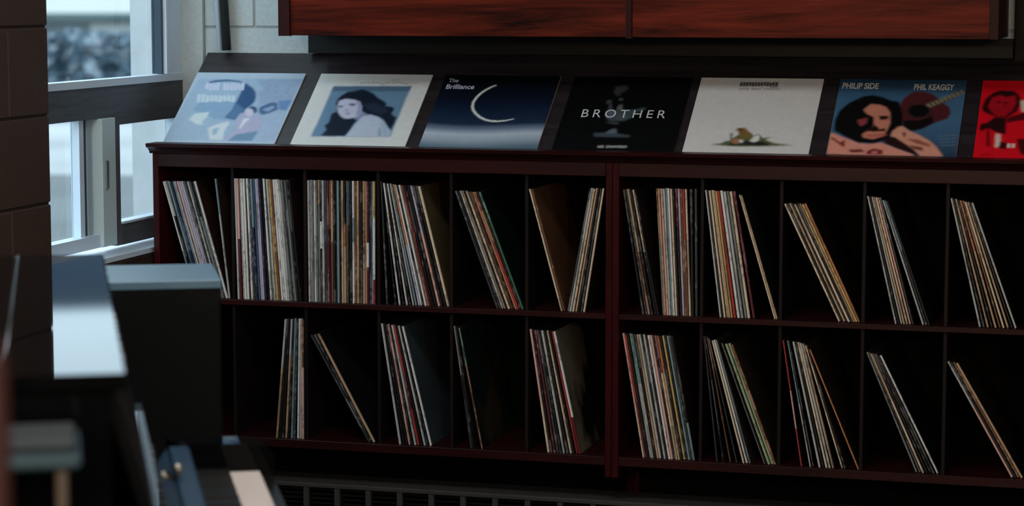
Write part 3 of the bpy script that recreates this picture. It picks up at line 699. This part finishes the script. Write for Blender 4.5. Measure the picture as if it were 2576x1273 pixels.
a.poly([(480, 560), (610, 530), (600, 600), (520, 640)], (150, 66, 68), T); a.poly([(680, 610), (760, 660), (700, 690), (560, 700), (600, 680), (660, 660)], (70, 26, 30), T)
a.poly([(640, 680), (690, 640), (760, 675), (830, 660), (840, 700), (760, 700), (680, 705)], (22, 14, 14), T); a.poly([(750, 505), (870, 505), (880, 545), (770, 560)], (30, 18, 18), T); a.poly([(560, 740), (800, 730), (870, 740), (780, 770), (620, 775)], (190, 104, 92), T)
a.poly([(100, 740), (160, 715), (320, 780), (500, 850), (650, 860), (780, 840), (960, 905), (1190, 985), (1190, 1010), (70, 985)], (222, 150, 132), T)
a.poly([(110, 775), (180, 780), (270, 840), (330, 800), (320, 900), (290, 890), (250, 860)], (130, 50, 40), T)
a.poly([(370, 930), (540, 925), (570, 960), (400, 965)], (110, 34, 34), T); a.poly([(600, 950), (680, 915), (800, 935), (800, 990), (600, 990)], (120, 30, 36), T); a.poly([(660, 950), (740, 945), (730, 985), (660, 985)], (206, 120, 120), T)
a.poly([(920, 700), (1000, 640), (1060, 640), (1120, 690), (1250, 740), (1390, 820), (1480, 900), (1560, 1015), (1270, 1010), (1170, 930), (1000, 830), (900, 760)], (220, 154, 132), T)
a.poly([(1060, 700), (1090, 720), (1080, 780), (1050, 740)], (90, 36, 32), T); a.poly([(1100, 790), (1230, 800), (1390, 860), (1400, 900), (1210, 850)], (160, 92, 74), T); a.poly([(1120, 870), (1300, 900), (1310, 950), (1180, 920)], (120, 66, 60), T)
a.poly([(780, 790), (950, 770), (1180, 920), (1260, 1010), (1180, 985), (960, 905), (830, 850)], (40, 22, 20), T)
for y_ in (760, 800, 840, 880): a.line([(1480+(y_-760)*.3, y_), (1730-(y_-760)*.2, y_-8)], .002, (110, 136, 156), T)
a.text('PHILIP SIDE', 290, 745, 92, 168, (214, 212, 208), T, bold=.03); a.text('PHIL KEAGGY', 1190, 1695, 108, 184, (206, 204, 198), T, bold=.03)
a.done()
# --- 7: red album with a dark drawn figure (cut by the frame)
a = Album((2447, 396), 'bright red album with a dark drawn figure, at the right edge of the rack', (226, 14, 34), (120, 30, 34))
T = crop(2420, 190, .1728)
dk = (44, 12, 14); md = (150, 12, 28)
a.poly([(290, 460), (340, 340), (440, 260), (560, 215), (760, 225), (840, 290), (860, 400), (800, 520), (650, 620), (520, 610), (380, 560), (300, 520)], dk, T)
a.poly([(380, 450), (440, 320), (560, 285), (640, 315), (780, 290), (790, 400), (740, 500), (620, 600), (500, 590), (420, 520)], (178, 16, 34), T)
for c in ((540, 390), (640, 400)): a.blob(c, 34, 18, (90, 10, 18), T, 10)
a.poly([(450, 460), (520, 480), (560, 540), (460, 500)], md, T); a.poly([(600, 420), (650, 430), (640, 480), (600, 470)], md, T)
a.poly([(360, 690), (480, 600), (660, 620), (640, 720), (640, 860), (480, 820), (400, 770), (320, 790), (270, 820), (250, 750), (280, 700)], dk, T)
a.poly([(360, 770), (400, 780), (410, 1030), (350, 1030)], (110, 12, 20), T); a.poly([(640, 620), (900, 540), (1100, 560), (1080, 640), (800, 660), (660, 690)], (84, 12, 20), T)
a.poly([(490, 840), (560, 860), (560, 1000), (520, 1050), (480, 1040)], (220, 206, 196), T); a.poly([(560, 960), (650, 980), (640, 1070), (540, 1060)], (40, 16, 22), T)
a.bars(650, 790, 990, 1050, (220, 208, 196), T, 2, .7); a.poly([(800, 920), (1000, 920), (1000, 1150), (860, 1150), (820, 1050)], (66, 10, 18), T)
a.poly([(850, 370), (1000, 340), (1010, 520), (870, 530)], (214, 210, 196), T); a.poly([(280, 1150), (420, 1148), (420, 1165), (270, 1165)], (110, 10, 20), T)
a.done()

# ================================================================== PIANO (local x = towards the player, y = along the keyboard)
LV = Vector((-.4516, .8922, 0)); RV = Vector((.8922, .4516, 0)); PA = math.atan2(.4516, .8922)
def frame_at(Lc, Rc): return LV*Lc+RV*Rc
L0, R0 = 3.475, .04
pn = empty('upright_piano', frame_at(L0, R0), PA)
tag(pn, 'black lacquered upright piano in the left foreground, its lid reflecting the window', 'piano')
def pb(name, r0, r1, l0, l1, z0, z1, m=M_PIANO, parent=pn, c=.002): return MB().box(r0-R0, r1-R0, l0-L0, l1-L0, z0, z1, c=c).build(name, m, parent)
N0, N1 = 2.835, 4.115
pb('end_panel', -.28, .058, N0, N0+.03, 0, 1.079); pb('end_panel', -.28, .058, N1-.03, N1, 0, 1.079)
pb('lid_flap', -.064, .078, N0-.012, N1+.012, 1.0795, 1.10, c=.003)
pb('lid_flap', -.29, -.067, N0-.012, N1+.012, 1.0795, 1.10, c=.003)
MB().tube([(-.0655-R0, N0-.01-L0, 1.0995), (-.0655-R0, N1+.01-L0, 1.0995)], .0018, 8).build('hinge', plain('tarnished hinge', (.16, .16, .17), .35, metal=.8), pn)
pb('back_board', -.275, -.255, N0+.03, N1-.03, .02, 1.079, M_PIANO2)
MB().prism([(.048-R0, 1.079), (.064-R0, 1.079), (.115-R0, .9), (.10-R0, .9)], 'y', N0+.0305-L0, N1-.0305-L0).build('upper_panel', M_PIANO2, pn)
pb('music_ledge', .10, .129, N0+.04, N1-.04, .884, .9, c=.004)
# key lid folded back: sloping board, then the flat strip above the keys
MB().prism([(.112-R0, .883), (.128-R0, .883), (.171-R0, .802), (.158-R0, .80)], 'y', N0+.04-L0, N1-.04-L0).build('key_lid', M_PIANO, pn)
pb('key_lid_strip', .172, .208, N0+.04, 3.93, .787, .8, plain('painted blue sheen', (.009, .034, .07), .5, spec=.3), c=.004)  # blue window reflection painted into the strip's colour
pb('fall_rail', .196, .206, N0+.04, N1-.075, .735, .7865, M_PIANO2, c=.001)
kn = MB(); n = 12; kc = Vector((.176-R0, 3.67-L0, .8))
for a_ in range(1): kn.tube([kc+Vector((0, 0, .0)), kc+Vector((0, 0, .006)), kc+Vector((0, 0, .009)), kc+Vector((0, 0, .016)), kc+Vector((0, 0, .021))], [.004, .0035, .007, .0075, .004], 14)
kn.build('lid_knob', M_BRASS, pn)
pb('key_bed', -.0, .352, N0, N1, .655, .70, M_PIANO2)
pb('key_slip', .336, .356, N0+.03, N1-.03, .7005, .722, M_PIANO2)
MB().prism([(.209-R0, .7005), (.356-R0, .7005), (.360-R0, .75), (.345-R0, .772), (.30-R0, .778), (.209-R0, .778)], 'y', N0-L0, N0+.058-L0).build('cheek_block', M_PIANO, pn)
for a_, b_ in ((N1-.068, N1),):
    MB().prism([(.06-R0, .7005), (.356-R0, .7005), (.360-R0, .75), (.345-R0, .772), (.30-R0, .778), (.20-R0, .778), (.16-R0, .80), (.132-R0, .88), (.06-R0, .90)], 'y', a_-L0, b_-L0).build('cheek_block', M_PIANO, pn)
pb('lower_panel', .0, .02, N0+.03, N1-.03, .06, .654, M_PIANO2); pb('bottom_board', -.25, .03, N0+.03, N1-.03, .02, .058, M_PIANO2)
for l_ in (N0+.005, N1-.065):
    pb('leg', .28, .34, l_, l_+.06, .03, .6545, M_PIANO2, c=.006); pb('toe', .02, .35, l_, l_+.06, .0, .0295, M_PIANO2, c=.004)
# 52 white and 36 black keys
k0, k1 = N0+.06, N1-.07; kw = (k1-k0)/52
wm = MB().box(.19-R0, .333-R0, .0004, kw-.0004, .703, .73, c=.0012)
first = None; bfirst = None
for i in range(52):
    if first is None: first = wm.build('white_key', M_IVORY, pn); first.location.y = k0-L0
    else: copy_of(first, pn, (0, k0-L0+i*kw, 0))
for i in range(51):
    if i % 7 in (1, 4): continue
    if bfirst is None:
        bfirst = MB().prism([(.207-R0, .7305), (.282-R0, .7305), (.277-R0, .742), (.207-R0, .7425)], 'y', -.005, .005).build('black_key', M_EBONY, pn); bfirst.location.y = k0-L0+(i+1)*kw
    else: copy_of(bfirst, pn, (0, k0-L0+(i+1)*kw, 0))

# ================================================================== BLACK CABINET BOX BEHIND THE PIANO
bl0, bl1, br0, br1, bz = 4.385, 4.653, .0, .295, 1.02
bx = empty('tall_cabinet', frame_at((bl0+bl1)/2, (br0+br1)/2), PA)
tag(bx, 'tall black cabinet with a flat grey top painted window-blue between the piano and the shelf', 'cabinet')
def bb(name, r0, r1, l0, l1, z0, z1, m, c=.0015):
    return MB().box(r0-(br0+br1)/2, r1-(br0+br1)/2, l0-(bl0+bl1)/2, l1-(bl0+bl1)/2, z0, z1, c=c).build(name, m, bx)
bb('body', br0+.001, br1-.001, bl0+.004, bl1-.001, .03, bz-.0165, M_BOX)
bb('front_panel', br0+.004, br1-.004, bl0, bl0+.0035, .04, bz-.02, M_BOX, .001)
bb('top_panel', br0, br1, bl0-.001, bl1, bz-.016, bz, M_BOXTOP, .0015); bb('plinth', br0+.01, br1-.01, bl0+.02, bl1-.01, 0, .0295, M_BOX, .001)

# ================================================================== TALL STOOL AND POST, FAR LEFT FOREGROUND
P = onY(205, 1182, 2.36); zs_ = P.z
stl = empty('tall_stool', P-RV*.15+LV*.06-Vector((0, 0, P.z)), PA); tag(stl, 'tall black-seated stool with pale wooden legs before the near end of the piano', 'stool')
sx, sy = -.0, 0
MB().box(-.15, .15, -.06, .10, zs_, zs_+.019, c=.005).build('seat', plain('painted blue edge sheen', (.045, .085, .105), .4), stl)  # blue light on the black seat's edge painted into the colour
MB().box(-.145, .145, -.055, .095, zs_+.019, zs_+.026, c=.003).build('seat_pad', plain('black seat vinyl', (.008, .009, .008), .5), stl)
for dx in (-.135, .122):
    for dy in (-.05, .085):
        MB().box(dx, dx+.013, dy, dy+.013, 0, zs_, c=.002).build('leg', plain('pale beech', (.10, .075, .055), .5), stl)
for dy in (-.047, .088): MB().box(-.122, .122, dy, dy+.008, .35, .37).build('rung', plain('pale beech', (.10, .075, .055), .5), stl)
P = onY(12, 1000, 1.75)
ps = empty('wooden_post', (P.x-.03, P.y, 0)); tag(ps, 'reddish-brown wooden post at the bottom left edge, nearest the camera', 'post')
MB().tube([(0, 0, .03), (0, 0, 1.24), (0, 0, 1.262), (0, 0, 1.272)], [.03, .03, .024, .008], 16).build('shaft', plain('reddish brown wood', (.055, .012, .006), .5), ps)
MB().box(-.12, .12, -.12, .12, 0, .03, c=.006).build('foot', plain('reddish brown wood', (.055, .012, .006), .5), ps)

# ================================================================== ADDED FILL LAMPS
def emis(name, col, s):
    m = bpy.data.materials.new(name); m.use_nodes = True; N = m.node_tree.nodes; N.clear()
    e = N.new('ShaderNodeEmission'); e.inputs[0].default_value = (*col, 1); e.inputs[1].default_value = s; o = N.new('ShaderNodeOutputMaterial'); m.node_tree.links.new(e.outputs[0], o.inputs[0]); return m
ME = emis('added fill diffuser', (.93, .97, 1.0), CEIL_FILL)  # unseen ceiling panels added for soft light from above
for i, (x, y, wd_) in enumerate(((-1.6, 3.7, 'ceiling light panel nearer the record shelves'), (-1.2, .4, 'ceiling light panel farther from the record shelves'))):
    c = root('ceiling_fill', (x, y, 3.0), 'added unseen white framed '+wd_, 'ceiling light', 'ceiling fill lights')
    MB().box(x-.62, x+.62, y-.32, y-.3, 2.93, 3.0).box(x-.62, x+.62, y+.3, y+.32, 2.93, 3.0).box(x-.62, x-.6, y-.3, y+.3, 2.93, 3.0).box(x+.6, x+.62, y-.3, y+.3, 2.93, 3.0).build('fill_frame', M_CEIL, c)
    MB().box(x-.599, x+.599, y-.299, y+.299, 2.94, 2.96).build('fill_diffuser', ME, c)

MG = emis('warm fill globe', (1.0, .70, .44), GLOBE_FILL)  # unseen warm globes added for low fill from the front
for x, y, w_ in ((1.0, .2, 'right of'), (-1.1, -.7, 'left behind')):
    c = root('pendant_fill', (x, y, 3.0), 'added unseen warm fill globe hanging from the ceiling %s the camera' % w_, 'lamp', 'pendant fill lamps')
    MB().tube([(x, y, 2.21), (x, y, 2.995)], .005, 8).build('fill_cord', M_BACK, c)
    MB().tube([(x, y, 2.15), (x, y, 2.21)], .03, 12).build('socket', M_BRASS, c)
    mb = MB(); n = 20; vs = []; rr = .13
    for i in range(1, 10): vs += [(x+rr*math.sin(i*math.pi/10)*math.cos(k*2*math.pi/n), y+rr*math.sin(i*math.pi/10)*math.sin(k*2*math.pi/n), 2.02+rr*math.cos(i*math.pi/10)) for k in range(n)]
    fs = [(i*n+k, i*n+(k+1) % n, (i+1)*n+(k+1) % n, (i+1)*n+k) for i in range(8) for k in range(n)]+[tuple(range(n)), tuple(range(8*n, 9*n))]
    mb.add(vs, fs, 0, True).build('fill_globe', MG, c)

# ================================================================== OUTSIDE
struct('ground', MB().add([(-90, -60, -.6), (60, -60, -.6), (60, 120, -.6), (-90, 120, -.6)], [(0, 1, 2, 3)]), plain('grey snow ground', (.36, .36, .36), .9, var=.2, bscale=.25))
tr_ = [Vector((ray(px, 0).x, ray(px, 0).y, 0)).normalized()*dd for px, dd in ((-900, 21), (-900, 30), (1400, 27), (1400, 19))]
struct('ground_shade', MB().add([(p.x, p.y, -.585) for p in tr_]+[(p.x, p.y, -.6) for p in tr_], [(0, 1, 2, 3), (4, 5, 6, 7), (0, 1, 5, 4), (1, 2, 6, 5), (2, 3, 7, 6), (3, 0, 4, 7)]), plain('painted ground shade', (.11, .12, .12), .9, var=.2, bscale=.5))  # added grey slab painting the shadow on the nearer snow
# projecting white wall just outside the corner window
P = onY(328, 100, 6.45)
struct('wall_outside', MB().box(P.x, -2.75, 6.45, 6.6, -.6, 4.2), plain('white outside boards', (.55, .56, .57), .7, bump=.2, bscale=14, var=.06))
# neighbouring house
hd = ray(225, 0); hd = Vector((hd.x, hd.y, 0)).normalized(); hs = Vector((hd.y, -hd.x, 0))
hc = hd*60
hr = empty('neighbour_house', (hc.x, hc.y, -.6), math.atan2(hs.y, hs.x)); tag(hr, 'pale low house with a white snowy roof seen through the upper window', 'house')
ez = 1.55-72*60/F+.6
MB().box(-9, 9, 0, 6, 0, ez).build('wall', plain('house wall', (.15, .18, .19), .8), hr)
MB().prism([(-.6, ez), (-.6, ez+.12), (3, ez+2.2), (6.6, ez+.12), (6.6, ez)], 'x', -9.5, 9.5).build('roof', plain('snowy roof', (.47, .46, .43), .9), hr)
MB().box(-9.5, 1.2, -.75, -.6, ez-.02, ez+.14).build('gutter', plain('grey green gutter', (.07, .11, .11), .6), hr)
MB().box(.0, 1.6, -.05, .0, ez-.75, ez-.12).build('window', plain('white blind', (.42, .43, .42), .6), hr)
# long blue-grey block behind it
bk = empty('far_building', (hd*85).to_tuple()[:2]+(-.6,), math.atan2(hs.y, hs.x)+.06)
tag(bk, 'long blue-grey building behind the snowy house, mirrored in the piano lid', 'building')
MB().box(-40, 40, 0, 8, 0, 12.3).build('wall', plain('blue grey cladding', (.03, .06, .10), .7), bk)
MB().box(-40.3, 40.3, -.3, 8.3, 12.3, 12.5).build('parapet', plain('pale parapet', (.4, .45, .5), .7), bk)
# frosty shrubs in front of the house
def shrub(loc, h, w, seed, lab):
    rnd = random.Random(seed); r = root('frosted_shrub', loc, lab, 'shrub', 'shrubs before the house')
    mb = MB(); n = 240
    for i in range(n):
        a = rnd.random()*6.28; t = rnd.random(); rr = w*.5*math.sqrt(rnd.random())*(1-.55*t)
        c = Vector((rr*math.cos(a), rr*math.sin(a), h*(.12+.86*t))); s = .10+.10*rnd.random()
        u = Vector((rnd.gauss(0, 1), rnd.gauss(0, 1), rnd.gauss(0, 1))).normalized()*s; v = u.orthogonal().normalized()*s*.7; q = u.cross(v).normalized()*s*.3
        c = c+Vector(loc); mi = 0 if rnd.random() < .68 else 1
        mb.add([c+u, c+v+q, c-u, c-v+q], [(0, 1, 2), (0, 2, 3)], mi)
    f = mb.build('foliage', [plain('blue green leaves', (.06, .11, .15), .7), plain('frosted leaves', (.26, .30, .34), .7)], r)
    st_ = MB()
    for k in range(5):
        a = k*1.26; st_.tube([Vector(loc), Vector(loc)+Vector((w*.18*math.cos(a), w*.18*math.sin(a), h*.5)), Vector(loc)+Vector((w*.3*math.cos(a), w*.3*math.sin(a), h*.85))], [.04, .03, .012], 5)
    st_.build('stems', plain('bark', (.05, .045, .045), .8), r)
WH = ['leftmost', 'second', 'third', 'fourth', 'fifth', 'sixth', 'rightmost']
for i in range(7):
    d = ray(95+i*42, 0); d = Vector((d.x, d.y, 0)).normalized(); P = d*(40+(i % 3)*1.2); top = 1.55-(118+random.uniform(-8, 14))*40/F
    shrub((P.x, P.y, -.6), top+.6, .62, 40+i, '%s frosted blue-green shrub before the snowy house' % WH[i] if i in (0, 6) else '%s frosted blue-green shrub from the left before the snowy house' % WH[i])
